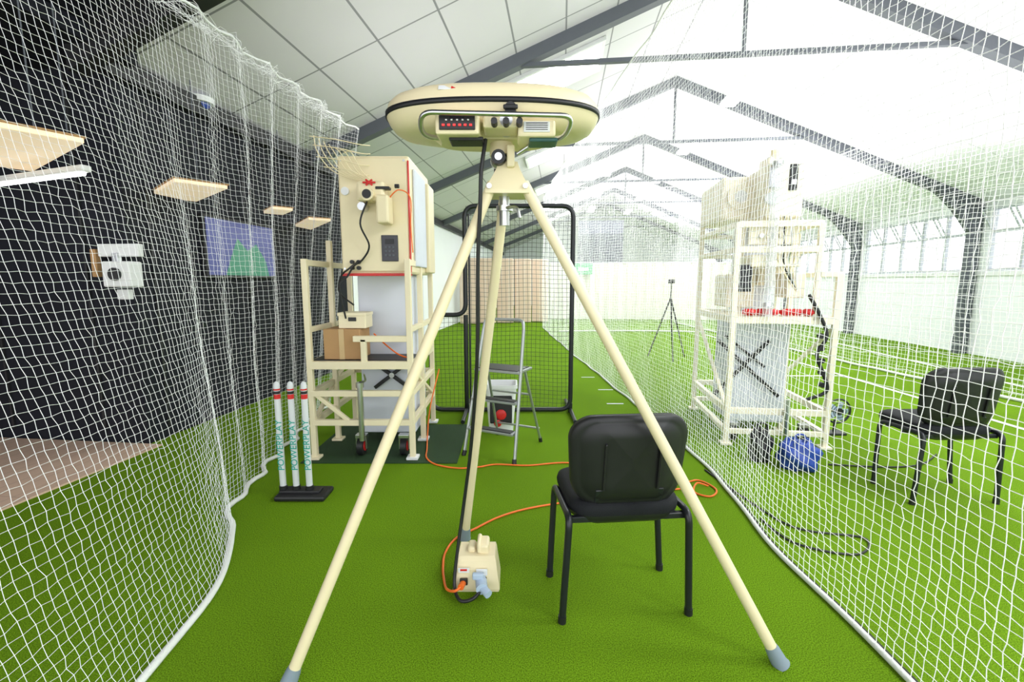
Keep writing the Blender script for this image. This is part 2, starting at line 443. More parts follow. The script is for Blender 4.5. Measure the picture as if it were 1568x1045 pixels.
def st2(s_, t): return (s_*math.cos(TH)+t*math.sin(TH), -s_*math.sin(TH)+t*math.cos(TH))
Lbot = [(-1.20, .3), (-1.24, .8), (-1.27, 1.25), (-1.30, 1.6), (-1.36, 2.0), (-1.50, 2.32), (-1.70, 2.6), (-1.76, 2.9), (-1.86, 3.4), (-1.98, 4.2), (-2.05, 5.0)]
Ltop = [(-1.95, .3), (-1.90, 1.25), (-1.82, 2.2), (-1.72, 3.2), (-1.62, 4.2), (-1.56, 4.75)]
def lf(S, V):
    a = np.clip((S-2.0)/1.2, 0, 1)*.035
    return a*np.sin(S*17+.8*np.sin(V*5)), a*.6*np.cos(S*17)
def lextra(bd, G):
    for q in range(14):   # gathered net along the top cable
        pts = []
        for i in range(40):
            g = G[min(G.shape[0]-1, 20+i*3), -1]
            pts.append((g[0]+random.uniform(-.05, .05), g[1]+random.uniform(-.04, .04), g[2]+random.uniform(-.10, .02)))
        bd.tube(cr(pts, 2), .0011, NETW, 4)
net('cricket_net', Lbot, Ltop, 2.88, 5.0, 2.95, .034, .00095, NETW, .012, lf, extra=lextra, rope=.015)
Rpath = [(1.30, .3), (1.37, 1.4), (1.36, 2.0), (1.43, 2.8), (1.456, 3.46), (1.4, 5), (1.3, 6.5), (1.18, 8.44), (1.05, 11), (.92, 13.8)]
def rextra(bd, G):
    rb = [Vector((p[0]+.022, p[1], .009)) for p in G[::2, 0]]
    bd.tube(rb, .007, BLACK, 6)  # black strand drawn for the shadow line beside the rope
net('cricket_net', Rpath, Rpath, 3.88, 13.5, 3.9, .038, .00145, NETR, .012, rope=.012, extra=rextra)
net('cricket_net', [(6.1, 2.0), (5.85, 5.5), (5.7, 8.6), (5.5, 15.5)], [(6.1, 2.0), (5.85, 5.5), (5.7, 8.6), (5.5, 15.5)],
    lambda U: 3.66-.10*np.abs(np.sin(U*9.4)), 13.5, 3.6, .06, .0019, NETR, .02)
# cross net added as white haze at the end of the neighbouring lane
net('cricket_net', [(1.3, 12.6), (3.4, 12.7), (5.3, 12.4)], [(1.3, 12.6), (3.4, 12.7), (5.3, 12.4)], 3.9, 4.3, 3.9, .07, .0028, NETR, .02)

# ------------------------------------------------------------------ lane markings
bd = B('lane_marking')
def strip(a, b_, w_):
    a = Vector((*a, 0)); b_ = Vector((*b_, 0)); d = (b_-a).normalized(); nn = Vector((-d.y, d.x, 0))*w_/2
    z = Vector((0, 0, .004))
    bd.add([a-nn+z, b_-nn+z, b_+nn+z, a+nn+z], [[0, 1, 2, 3]], WHITE, False)
strip((4.8, 3.5), (5.1, 12), .06); strip((6.5, 4), (7.6, 12), .07)
strip((3.1, 6.6), (4.9, 6.6), .05)
for (x, y) in ((1.18, 4.54), (1.17, 5.05), (1.2, 5.73), (1.1, 6.5)): strip((x-.09, y), (x+.1, y), .03)
bd.done()

# ------------------------------------------------------------------ tripod bowling machine
bd = B('tripod_bowling_machine')
hx, hy = -.073, 1.85
prof = [(1.928, .27, .10), (1.929, .32, .135), (1.936, .352, .155), (1.95, .376, .172), (1.97, .392, .188), (1.993, .402, .198)]
bd.loft([sup(a, b_, z, hx, hy) for z, a, b_ in prof], CREAM)
bd.loft([sup(a, b_, z, hx, hy) for z, a, b_ in [(1.992, .396, .195), (1.993, .407, .205), (2.009, .407, .205), (2.010, .396, .195)]], BLACK)
bd.loft([sup(a, b_, z, hx, hy) for z, a, b_ in [(2.009, .402, .198), (2.035, .396, .194), (2.056, .375, .182), (2.072, .335, .158), (2.084, .25, .11), (2.09, .06, .03)]], CREAM)
bd.loft([sup(a, b_, z, hx, hy) for z, a, b_ in [(1.905, .20, .085), (1.929, .23, .10)]], CREAM)
# control unit
bd.box((-.186, 1.685, 1.915), (.15, .12, .072), CREAM, .008)
bd.box((-.186, 1.622, 1.915), (.122, .008, .046), BLACK, .002)
bd.box((-.186, 1.617, 1.930), (.05, .004, .010), DGLASS)
for q in range(6): bd.box((-.232+q*.0185, 1.616, 1.906), (.009, .004, .006), REDLED)
for q in range(5): bd.box((-.222+q*.0185, 1.616, 1.922), (.006, .004, .004), WHITE)
bd.box((.085, 1.70, 1.905), (.13, .11, .055), CREAM, .008)
bd.box((.085, 1.643, 1.908), (.09, .004, .034), WHITE, .001)
for q in range(4): bd.box((.085, 1.640, 1.920-q*.007), (.075, .002, .002), BLACK)
bd.box((-.04, 1.69, 1.925), (.12, .10, .04), CREAM, .008)
for q in (-.06, -.02, .025): bd.cyl((q, 1.60, 1.915), (q, 1.64, 1.915), .011, BLACK, 12)
bd.cyl((-.005, 1.63, 1.967), (-.005, 1.70, 1.967), .020, BLACK, 18); bd.box((-.005, 1.625, 1.967), (.05, .014, .014), BLACK, .004)
bd.box((-.16, 1.70, 1.876), (.12, .08, .014), BLACK, .005); bd.box((.11, 1.70, 1.872), (.10, .08, .014), mk('dark_green_plastic', (.02, .09, .08), .4), .005)
Rl = Euler((math.radians(-38), 0, 0)).to_matrix()
bd.box((-.20, 1.672, 2.047), (.11, .003, .022), WHITE, .001, Rl); bd.box((-.185, 1.669, 2.046), (.05, .003, .012), RED, .001, Rl)
# bumper bar
bd.tube(fillet([(-.22, 1.76, 1.90), (-.315, 1.66, 1.885), (-.305, 1.595, 1.94), (.205, 1.595, 1.928), (.185, 1.66, 1.878), (.12, 1.76, 1.90)], .05), .0085, STEEL, 12)
# throat / swivel
bd.cyl((-.02, 1.64, 1.93), (-.02, 1.76, 1.93), .022, STEEL, 18)
bd.cyl((-.04, 1.83, 1.80), (-.04, 1.83, 1.91), .030, BLACK, 20); bd.cyl((-.04, 1.83, 1.86), (-.04, 1.83, 1.915), .045, CREAM, 22)
bd.sphere((-.05, 1.80, 1.835), .032, STEEL)
bd.cyl((-.05, 1.745, 1.838), (-.05, 1.80, 1.838), .026, BLACK, 20); bd.cyl((-.05, 1.742, 1.838), (-.05, 1.748, 1.838), .014, STEEL, 16)
bd.box((-.005, 1.80, 1.845), (.03, .08, .08), CREAM, .006); bd.cyl((.02, 1.76, 1.85), (.06, 1.74, 1.87), .008, STEEL, 10)
# yoke
def sq(z, x0, x1, y0, y1): return [Vector((x1, y1, z)), Vector((x0, y1, z)), Vector((x0, y0, z)), Vector((x1, y0, z))]
bd.loft([sq(1.71, -.10, .065, 1.755, 1.90), sq(1.725, -.10, .065, 1.755, 1.90), sq(1.80, -.06, .03, 1.775, 1.87), sq(1.83, -.05, .02, 1.785, 1.86)], CREAM, smooth=False)
for sx in (-.085, .05): bd.cyl((sx, 1.748, 1.735), (sx, 1.757, 1.735), .010, STEEL, 12)
bd.cyl((-.03, 1.84, 1.60), (-.03, 1.84, 1.72), .020, STEEL, 18); bd.cyl((-.03, 1.84, 1.655), (-.03, 1.84, 1.675), .032, STEEL, 18)
bd.tube(fillet([(-.03, 1.82, 1.665), (.02, 1.78, 1.665), (.03, 1.77, 1.62)], .02), .006, STEEL, 8)
for (a, b_) in (((-.075, 1.79, 1.75), (-.772, 1.389, 0)), ((.045, 1.79, 1.75), (.976, 1.488, 0)), ((-.028, 1.88, 1.74), (-.255, 2.306, 0))):
    a = Vector(a); b_ = Vector(b_); d = (a-b_).normalized()
    bd.cyl(a, b_+d*.04, .0205, CREAM, 20)
    bd.tube([b_+d*.075, b_+d*.06, b_+d*.012, b_+Vector((0, 0, .001))], [.0215, .025, .029, .033], RUBBER, 20)
# power cable
bd.tube(cr([(-.095, 1.72, 1.89), (-.11, 1.70, 1.78), (-.115, 1.71, 1.68), (-.13, 1.76, 1.45), (-.14, 1.82, 1.1), (-.175, 1.9, .7), (-.215, 1.93, .40), (-.245, 1.90, .18), (-.255, 1.86, .05), (-.225, 1.80, .02), (-.17, 1.80, .025), (-.13, 1.84, .05), (-.12, 1.88, .07)], 8), .0075, BLACK, 10)
bd.done(origin=(-.02, 1.72, 0))

# battery/power box
bd = B('power_supply_box')
bd.loft([[Vector((x, y, z)) for x, y in ((cx+.5*w_, 2.03), (cx-.5*w_, 2.03), (cx-.5*w_, y0), (cx+.5*w_, y0))] for z, cx, w_, y0 in
         ((.0, -.16, .20, 1.88), (.015, -.16, .21, 1.875), (.10, -.16, .185, 1.89), (.135, -.16, .175, 1.90), (.150, -.16, .165, 1.915))], CREAM, smooth=False)
bd.box((-.13, 1.98, .165), (.05, .09, .05), CREAM, .012); bd.box((-.185, 1.98, .158), (.035, .07, .03), CREAM, .01)
bd.tube(fillet([(-.15, 1.94, .155), (-.15, 1.94, .20), (-.15, 2.01, .20), (-.15, 2.01, .155)], .02), .010, CREAM, 10)
bd.box((-.215, 1.878, .105), (.05, .003, .022), WHITE, .001); bd.box((-.215, 1.876, .108), (.03, .003, .008), RED)
bd.box((-.135, 1.880, .095), (.05, .003, .03), WHITE, .001); bd.box((-.215, 1.872, .055), (.035, .012, .03), BLACK, .003)
bd.cyl((-.225, 1.84, .05), (-.215, 1.88, .05), .014, ORANGE, 14)
bd.cyl((-.13, 1.82, .055), (-.14, 1.885, .06), .026, LBLUE, 18); bd.cyl((-.10, 1.80, .045), (-.135, 1.84, .055), .018, LBLUE, 14)
bd.box((-.15, 1.86, .09), (.05, .02, .03), LBLUE, .006)
bd.done(origin=(-.16, 1.95, 0))

# orange cables
bd = B('extension_cable')
Z = .008
bd.tube(cr([(-.70, 4.30, .55), (-.74, 4.0, .25), (-.74, 3.85, .05), (-.70, 3.6, Z+.006), (-.67, 3.42, Z+.006), (-.58, 3.30, Z), (-.41, 3.23, Z), (-.25, 3.25, Z), (-.12, 3.30, Z), (.12, 3.28, Z), (.43, 3.33, Z), (.8, 3.2, Z), (1.15, 3.0, Z), (1.30, 3.02, Z), (1.36, 2.88, Z), (1.28, 2.78, Z), (1.20, 2.84, Z), (1.26, 2.95, Z+.012), (1.33, 2.93, Z)], 8), .006, ORANGE, 8)
bd.tube(cr([(1.2, 2.9, Z), (1.0, 2.86, Z), (.8, 2.76, Z), (.5, 2.74, Z), (.23, 2.67, Z), (.05, 2.6, Z), (-.09, 2.51, Z), (-.20, 2.40, Z), (-.30, 2.30, Z), (-.34, 2.17, Z), (-.335, 2.05, Z), (-.315, 1.95, Z), (-.29, 1.87, .02), (-.25, 1.83, .04), (-.225, 1.845, .05)], 8), .006, ORANGE, 8)
bd.tube(cr([(-1.13, 3.7, .96), (-1.0, 3.64, .86), (-.9, 3.6, .80), (-.80, 3.55, .78)], 6), .006, ORANGE, 8)
bd.done()
bd = B('black_floor_cable')
bd.tube(cr([(1.42, 3.2, Z), (1.5, 2.7, Z), (1.6, 2.4, Z), (1.9, 2.3, Z), (1.75, 2.15, Z), (1.5, 2.25, Z), (1.45, 2.5, Z)], 8), .006, BLACK, 8)
bd.tube(cr([(2.4, 3.3, Z), (2.8, 3.25, Z), (3.1, 3.3, Z), (3.4, 3.5, Z)], 8), .006, BLACK, 8); bd.done()

# ------------------------------------------------------------------ chairs
def chair(loc, rz):
    bd = B('visitor_chair')
    for sx in (-1, 1):
        bd.tube(fillet([(sx*.268, -.15, .0), (sx*.245, -.155, .455), (sx*.245, .175, .44), (sx*.268, .15, 0)], .05, 8), .0145, BTUBE, 14)
        for sy in (-.15, .15): bd.cyl((sx*.268, sy, 0), (sx*.267, sy*1.0, .03), .017, BLACK, 14)
        bd.bar((sx*.245, .0, .425), (sx*.0, .0, .425), .03, .02, BTUBE)
        bd.bar((sx*.12, -.10, .425), (sx*.12, -.145, .56), .04, .006, BTUBE)
    bd.bar((-.245, -.12, .43), (.245, -.12, .43), .025, .025, BTUBE); bd.bar((-.245, .12, .43), (.245, .12, .43), .025, .025, BTUBE)
    def seatring(sc, z, bulge=0):
        return [Vector((x, y+.06, z-bulge*(1-(x/.26)**2))) for x, y in rr(.465*sc, .40*sc, .09*sc, 8)]
    bd.loft([seatring(.02, .412, .035), seatring(.5, .414, .034), seatring(.85, .425, .030), seatring(.98, .442, .024), seatring(1.0, .458, .014)], BLACK)
    bd.loft([seatring(1.0, .456, .014), seatring(1.01, .472, .008), seatring(.985, .492, .004), seatring(.9, .503, .002), seatring(.5, .506, 0), seatring(.02, .505, 0)], FABRIC)
    def bring(sc, off, scz=None):
        out = []
        for x, z in rr(.487*sc, .37*(scz or sc), .095*sc, 10):
            tap = 1-.10*max(0, -(z)/.18)
            xx = x*tap; zz = .675+z+.012*(1-(xx/.24)**2)*(1 if z > 0 else -1)
            y = -.125-.045*(zz-.5)/.36+.045*(xx/.23)**2+off-.005
            out.append(Vector((xx, y, zz)))
        return out
    bd.loft([bring(.02, -.020), bring(.5, -.020), bring(.80, -.020), bring(.82, -.014), bring(.88, -.014), bring(.97, -.011), bring(1.0, .0), bring(1.0, .012)], BLACK)
    bd.loft([bring(1.0, .010), bring(.995, .025), bring(.95, .036), bring(.5, .042), bring(.02, .044)], FABRIC)
    for sx in (-1, 1): bd.bar((sx*.11, -.153, .56), (sx*.11, -.178, .76), .010, .012, BLACK)
    return bd.done(loc=loc, rotz=rz)
chair((.458, 1.868, 0), math.radians(5))
chair((2.765, 2.845, 0), math.radians(1))

# ------------------------------------------------------------------ stumps
bd = B('cricket_stumps')
for i, x in enumerate((-1.48, -1.395, -1.31)):
    y = 2.80
    bd.tube([(x, y, .03), (x, y, .73), (x, y, .75), (x, y, .76)], [.0195, .0195, .016, .006], STUMPW, 20)
    bd.cyl((x, y, .682), (x, y, .700), .0201, BLACK, 20); bd.cyl((x, y, .65), (x, y, .68), .0200, RED, 20); bd.cyl((x, y, .705), (x, y, .715), .0200, RED, 20)
    bd.cyl((x, y, .03), (x, y, .075), .025, BLACK, 20)
    M = Matrix.Translation((x+.008, y-.0210, .35)) @ Euler((math.radians(90), 0, math.radians(0))).to_matrix().to_4x4() @ Matrix.Rotation(math.radians(90), 4, 'Z')
    bd.text('POWERPLAY', .058, M, TEAL)
bd.box((-1.345, 2.80, .018), (.32, .17, .034), BLACK, .012); bd.box((-1.365, 2.80, .04), (.26, .07, .02), BLACK, .006)
bd.done(origin=(-1.385, 2.8, 0))

# ------------------------------------------------------------------ L screen
bd = B('batting_practice_screen')
Y = 4.72
fr_pts = [(-.85, Y, .03), (.62, Y, .03), (.62, Y, 2.14), (-.48, Y, 2.14), (-.48, Y, 1.04), (-.85, Y, 1.04)]
bd.tube(fillet(fr_pts, .12, 8, True), .024, BTUBE, 14, closed=True)
bd.tube([(-.48, Y, .05), (-.48, Y, 1.04)], .024, BTUBE, 12)
bd.tube([(-.44, Y, .05), (-.44, Y, 2.06)], .010, BTUBE, 8)
for x in (-.48, .62):
    bd.tube(fillet([(x, Y-.42, .022), (x, Y-.05, .03), (x, Y+.05, .03), (x, Y+.42, .022)], .05), .020, BTUBE, 10)
    bd.cyl((x, Y, .0), (x, Y, .1), .024, BTUBE, 12)
def mesh2(x0, x1, z0, z1, c_, m_):
    x = x0
    while x <= x1+1e-6:
        bd.tube([(x+.004*math.sin(z_*7), Y+.02*math.sin(x*6+z_*3), z_) for z_ in np.linspace(z0, z1, 24)], .0016, m_, 4); x += c_
    z_ = z0
    while z_ <= z1+1e-6:
        bd.tube([(q, Y+.02*math.sin(q*6+z_*3), z_+.006*math.sin(q*9)) for q in np.linspace(x0, x1, 24)], .0016, m_, 4); z_ += c_
mesh2(-.47, .61, .06, 2.13, .045, NETG); mesh2(-.84, -.48, .06, 1.03, .045, NETG)
bd.done(origin=(0, Y, 0))

# ------------------------------------------------------------------ step ladder
bd = B('step_ladder')
W_ = .20
for sx in (-1, 1):
    bd.tube([(sx*(W_-.02), .0, 1.0), (sx*(W_+.025), -.26, .0)], .013, ALU, 12, flat=1.3)
    bd.tube([(sx*(W_-.03), .03, .70), (sx*(W_+.01), .30, .0)], .011, ALU, 12)
    bd.cyl((sx*(W_+.025), -.262, 0), (sx*(W_+.02), -.25, .04), .018, BLACK, 12); bd.cyl((sx*(W_+.01), .30, 0), (sx*(W_+.008), .288, .04), .016, BLACK, 12)
bd.tube(fillet([(-(W_-.02), 0, 1.0), (-(W_-.03), .015, 1.08), ((W_-.03), .015, 1.08), (W_-.02, 0, 1.0)], .06), .013, ALU, 12)
for z, y in ((.22, -.20), (.45, -.14), (.68, -.03)):
    bd.box((0, y+(.03 if z > .6 else 0), z), (2*W_-.0, .09 if z < .6 else .26, .02), ALU, .004); bd.box((0, y+(.03 if z > .6 else 0), z+.012), (2*W_-.04, .07 if z < .6 else .23, .006), BLACK, .002)
bd.bar((-W_, .29, .12), (W_, .29, .12), .02, .015, ALU); bd.bar((-W_+.02, .15, .45), (W_-.02, .15, .45), .02, .015, ALU)
bd.done(loc=(-.07, 3.64, 0), rotz=math.radians(-26))
bd = B('ball_bucket')
def rq(w_, d_, z): return [Vector((x, y, z)) for x, y in rr(w_, d_, .03, 4)]
bd.loft([rq(.22, .2, 0), rq(.28, .25, .42), rq(.30, .27, .42), rq(.30, .27, .45), rq(.27, .24, .45), rq(.26, .23, .40), rq(.2, .18, .02)], WHITE, smooth=False)
bd.box((0, -.125, .23), (.20, .01, .26), BLACK, .01, Euler((math.radians(-3), 0, 0)).to_matrix())
bd.sphere((0, -.13, .18), .05, RED, (1, .3, 1)); bd.sphere((-.03, -.13, .10), .035, RED, (1, .4, 1))
bd.done(loc=(-.10, 4.15, 0))

# ------------------------------------------------------------------ left feeder machine
bd = B('rubber_mat'); bd.bx(-1.62, -.42, 3.33, 4.28, 0, .008, MAT_D, .002); bd.done(origin=(-1, 4, 0))
bd = B('bowling_machine_tower')
x0, x1, y0, y1 = -1.54, -.775, 3.42, 4.35
P = .042
for (x, y, zt) in ((x0, y0, 1.55), (x1, y0, 1.55), (x0, y1, 1.80), (x1, y1, 1.60), (x0+.02, 3.85, 1.72), (x1, 3.85, 1.56)):
    bd.bx(x-P/2, x+P/2, y-P/2, y+P/2, 0.02, zt, CREAM2, .004); bd.box((x, y, .018), (.09, .09, .02), WHITE if x == x1 else CREAM2, .004)
for z, w_ in ((.75, .06), (.53, .045), (.30, .045)):
    bd.bx(x0, x1, y0-.022, y0+.02, z-w_/2, z+w_/2, CREAM2, .003); bd.bx(x0, x1, y1-.02, y1+.02, z-w_/2, z+w_/2, CREAM2, .003)
    for x in (x0, x1): bd.bx(x-.02, x+.02, y0, y1, z-w_/2, z+w_/2, CREAM2, .003)
for x in (x0, x1): bd.bx(x-.02, x+.02, y0, y1, 1.50, 1.545, CREAM2, .003); bd.bx(x-.018, x+.018, y0, y1, 1.0, 1.04, CREAM2, .003)
bd.bx(-1.20, x1, y0-.02, y0+.02, .93, .975, CREAM2, .003); bd.bx(-1.145, -1.105, y0-.02, y0+.02, .75, .95, CREAM2, .003)
bd.bx(x0, x1, y0+.02, 3.75, .765, .785, BLACK, .003)
bd.bar((x0, y0, .30), (x0, y1, .73), .03, .03, CREAM2); bd.bar((x1, y1, .30), (x1, y0, .73), .03, .03, CREAM2)
bd.bar((x0+.02, y0, .53), (-1.25, y0-.0, .30), .03, .03, CREAM2)
# lift column with cover and scissor arms
bd.bx(-1.27, -.82, 3.76, 4.25, .10, 1.44, OFFW, .015)
bd.bar((-1.15, 3.735, .50), (-.86, 3.735, .72), .02, .03, BLACK); bd.bar((-1.15, 3.73, .72), (-.86, 3.73, .50), .02, .03, BLACK); bd.cyl((-1.0, 3.71, .61), (-1.0, 3.74, .61), .022, STEEL, 14)
bd.bx(-1.12, -1.0, 3.70, 3.74, .66, .72, BLUE, .004)
# jack + castor
bd.cyl((-1.16, 3.40, .16), (-1.16, 3.40, .60), .022, STEEL, 18); bd.cyl((-1.16, 3.40, .58), (-1.16, 3.40, .62), .03, STEEL, 18)
bd.tube(fillet([(-1.16, 3.40, .62), (-1.10, 3.36, .64), (-1.10, 3.32, .70)], .02), .008, STEEL, 8)
for xx in (-1.20, -.86):
    bd.cyl((xx-.02, 3.50, .083), (xx+.025, 3.50, .083), .075, BLACK, 24); bd.cyl((xx-.024, 3.50, .083), (xx+.029, 3.50, .083), .04, RED, 20)
    bd.bx(xx-.04, xx+.045, 3.47, 3.53, .15, .18, STEEL, .004); bd.bx(xx-.04, xx-.03, 3.48, 3.52, .06, .16, STEEL, .002); bd.bx(xx+.035, xx+.045, 3.48, 3.52, .06, .16, STEEL, .002)
# head housing
bd.bx(-1.30, -.765, 3.52, 4.30, 1.44, 2.31, CREAM, .018)
bd.bx(-1.285, -.78, 3.505, 3.52, 1.46, 2.29, CREAM, .006)
bd.bx(-1.30, -.765, 3.50, 3.525, 1.425, 1.445, RED, .003); bd.bx(-.775, -.764, 3.50, 3.515, 1.45, 2.27, RED, .002)
bd.bx(-.765, -.745, 3.62, 4.05, 1.50, 2.24, OFFW, .01); bd.bx(-.765, -.72, 4.06, 4.32, 1.46, 2.22, CREAM, .01)
bd.bx(-.985, -.86, 3.495, 3.507, 1.535, 1.73, DGLASS, .004); bd.bx(-.955, -.89, 3.49, 3.497, 1.665, 1.70, BLACK, .001)
for a in range(3):
    for q in range(3): bd.box((-.95+a*.028, 3.492, 1.64-q*.03), (.016, .004, .014), GREYB, .001)
for (a, z) in ((-1.21, 1.53), (-1.16, 1.53), (-1.21, 1.485), (-1.16, 1.485)): bd.cyl((a, 3.48, z), (a, 3.51, z), .015, BLACK, 14)
bd.cyl((-1.24, 3.49, 2.05), (-1.24, 3.51, 2.05), .03, WHITE, 18)
for (a, z) in ((-1.27, 2.27), (-.80, 2.27), (-1.27, 1.48), (-.80, 1.48)): bd.cyl((a, 3.498, z), (a, 3.51, z), .008, STEEL, 10)
bd.box((-1.02, 3.44, 2.03), (.20, .13, .14), CREAM, .02); bd.cyl((-1.03, 3.33, 2.0), (-1.03, 3.44, 2.0), .045, CREAM, 22); bd.cyl((-1.03, 3.325, 2.0), (-1.03, 3.335, 2.0), .032, BLACK, 20)
bd.box((-.93, 3.42, 1.90), (.09, .15, .20), CREAM, .015); bd.cyl((-1.10, 3.42, 1.93), (-1.10, 3.52, 1.93), .03, STEEL, 16)
bd.box((-.93, 3.40, 2.05), (.10, .06, .02), BLACK, .004); bd.cyl((-.85, 3.42, 2.07), (-.82, 3.42, 2.07), .015, BLACK, 12)
for q in range(6):
    a = q*math.pi/3; bd.tube([(-1.02, 3.36, 2.085), (-1.02+.045*math.cos(a), 3.365, 2.085+.022*math.sin(a))], .007, RED, 8)
bd.tube(cr([(-1.05, 3.4, 1.96), (-1.10, 3.38, 1.80), (-1.06, 3.44, 1.65), (-1.12, 3.47, 1.55), (-1.19, 3.47, 1.50), (-1.24, 3.46, 1.42), (-1.3, 3.45, 1.35), (-1.28, 3.5, 1.1)], 8), .007, BLACK, 8)
bd.tube(cr([(-1.16, 3.47, 1.53), (-1.2, 3.40, 1.48), (-1.28, 3.44, 1.42), (-1.31, 3.48, 1.30), (-1.25, 3.6, 1.2)], 8), .007, BLACK, 8)
bd.tube(cr([(-.9, 3.42, 1.98), (-.82, 3.40, 2.04), (-.755, 3.48, 2.0), (-.76, 3.5, 1.8), (-.75, 3.5, 1.6)], 8), .0045, ORANGE, 8)
# wire ball hopper
for q in range(7):
    bd.tube(cr([(-1.42+q*.035, 3.42, 2.42-.02*q), (-1.39+q*.04, 3.40, 2.30), (-1.30+q*.035, 3.42, 2.18), (-1.15+q*.02, 3.46, 2.12)], 5), .0035, CREAM, 6)
for z, dx in ((2.38, 0), (2.32, .02), (2.24, .04), (2.17, .09)):
    bd.tube(cr([(-1.44+dx, 3.40, z+.03), (-1.25+dx, 3.37, z), (-1.10, 3.42, z-.02), (-1.05, 3.52, z)], 5), .0035, CREAM, 6)
bd.done(origin=(-1.15, 3.9, 0))
bd = B('cardboard_box'); bd.bx(-1.45, -1.17, 3.47, 3.72, .786, 1.02, CARD, .004)
bd.bx(-1.33, -1.29, 3.467, 3.47, .786, 1.02, mk('parcel_tape', (.6, .42, .2), .3)); bd.bx(-1.33, -1.29, 3.47, 3.72, 1.02, 1.022, CARD); bd.done(origin=(-1.31, 3.6, .786))
bd = B('cream_storage_box'); bd.bx(-1.34, -1.13, 3.50, 3.68, 1.023, 1.13, CREAM2, .006); bd.bx(-1.345, -1.125, 3.495, 3.685, 1.12, 1.145, CREAM2, .004); bd.bx(-1.26, -1.2, 3.49, 3.5, 1.08, 1.11, BLACK, .002); bd.done(origin=(-1.24, 3.6, 1.023))

# ------------------------------------------------------------------ right feeder machine (local frame)
CR, CF = CREAM3, CREAM3
bd = B('bowling_machine_tower')
for (x, y, zt) in ((0, 0, 1.86), (.78, 0, 1.46), (0, 1.1, 2.0), (.62, .45, 1.9), (.78, 1.1, 1.6), (.62, 1.1, 2.0), (.18, .45, 1.9)):
    bd.bx(x-P/2, x+P/2, y-P/2, y+P/2, .02, zt, CF, .004); bd.box((x, y, .012), (.09, .09, .02), CF, .004)
for z, w_ in ((1.07, .06), (.30, .05), (.12, .04)):
    for y in (0, 1.1): bd.bx(0, .78, y-.02, y+.02, z-w_/2, z+w_/2, CF, .003)
    for x in (0, .78): bd.bx(x-.02, x+.02, 0, 1.1, z-w_/2, z+w_/2, CF, .003)
for z in (1.84, 1.64):
    bd.bx(0, .62, -.02, .02, z-.025, z+.025, CF, .003)
    for x in (0, .62): bd.bx(x-.02, x+.02, 0, 1.1, z-.02, z+.02, CF, .003)
    bd.bx(0, .62, 1.08, 1.12, z-.02, z+.02, CF, .003)
bd.bx(.60, .64, -.02, .02, 1.07, 1.84, CF, .003)
bd.bx(.62, .78, -.02, .02, 1.42, 1.46, CF, .003); bd.bx(.76, .80, 0, 1.1, 1.42, 1.46, CF, .003)
bd.bx(.02, .76, .02, .6, 1.09, 1.105, CF, .003)
bd.bar((0, .02, .30), (0, 1.08, 1.0), .03, .03, CF); bd.bar((.78, 1.08, .30), (.78, .02, 1.0), .03, .03, CF)
# lift cover and scissor arms
bd.bx(.12, .60, .35, .85, .10, 1.06, OFFW, .015); bd.bx(.24, .52, .6, .9, 1.10, 1.9, OFFW, .02)
bd.bx(.05, .30, .40, .75, 1.15, 1.45, CR, .02); bd.bx(.32, .56, .38, .7, 1.35, 1.6, CR, .02)
bd.bar((-.02, .32, .36), (.42, .32, .86), .02, .03, BLACK); bd.bar((-.02, .30, .86), (.52, .30, .36), .02, .03, BLACK); bd.bar((.05, .33, .9), (.4, .33, .62), .02, .02, BLACK)
# head
bd.bx(-.03, .62, .40, 1.1, 1.93, 2.30, CR, .03); bd.cyl((.12, .40, 2.12), (.12, .36, 2.12), .11, CR, 30); bd.cyl((.12, .36, 2.12), (.12, .35, 2.12), .05, WHITE, 20)
bd.bx(.20, .48, .02, .45, 1.89, 2.32, CR, .02); bd.bx(.36, .42, .01, .03, 2.10, 2.30, BLACK, .004); bd.bx(.37, .41, .0, .012, 2.14, 2.18, STEEL, .002)
bd.bx(.21, .30, .0, .03, 2.12, 2.28, STEEL, .005); bd.cyl((.24, .0, 2.04), (.24, .04, 2.04), .05, WHITE, 20)
bd.bx(.10, .48, .03, .08, 1.68, 1.82, CR, .01); bd.bx(.12, .5, .02, .4, 1.50, 1.60, CR, .01)
for q in range(4): bd.cyl((.18+.05*q, .0, 1.75), (.18+.05*q, .04, 1.75), .018, CF if q % 2 else STEEL, 14)
bd.box((.31, .25, 2.36), (.14, .2, .08), CR, .02); bd.cyl((.30, .18, 2.38), (.30, .18, 2.45), .035, CREAM, 20)
bd.cyl((.25, -.03, 1.1), (.25, -.03, 2.36), .038, CLEAR, 24)
for z in (1.2, 2.3): bd.cyl((.25, -.03, z-.012), (.25, -.03, z+.012), .043, STEEL, 20)
bd.bx(.02, .14, .03, .12, 1.30, 1.52, BLACK, .008); bd.bx(.42, .56, .05, .3, 1.25, 1.45, CR, .01)
for q in range(5): bd.tube(cr([(.3+.04*q, .0, 1.9), (.28+.06*q, -.02, 1.7), (.35+.03*q, .03, 1.5), (.5, .05, 1.3)], 5), .006, (CREAM2, BLACK, STEEL, CREAM, WHITE)[q], 6)
bd.tube(cr([(.55, -.03, 1.28), (.64, -.04, 1.12), (.70, -.05, .95), (.64, -.05, .80), (.70, -.04, .65), (.74, -.04, .50), (.60, -.03, .42)], 8), .014, BLACK, 10)
for q in range(5): bd.cyl((.66+.01*q, -.06, .95-.1*q), (.66+.01*q, -.02, .95-.1*q), .022, BLACK, 12)
for (a, b_) in ((.12, -.05), (.22, -.02), (.32, .0), (.42, -.02), (.5, .0), (.58, -.03)): bd.sphere((a, b_+.04, 1.135), .042, RED, (1.4, 1, .7), 14, .2)
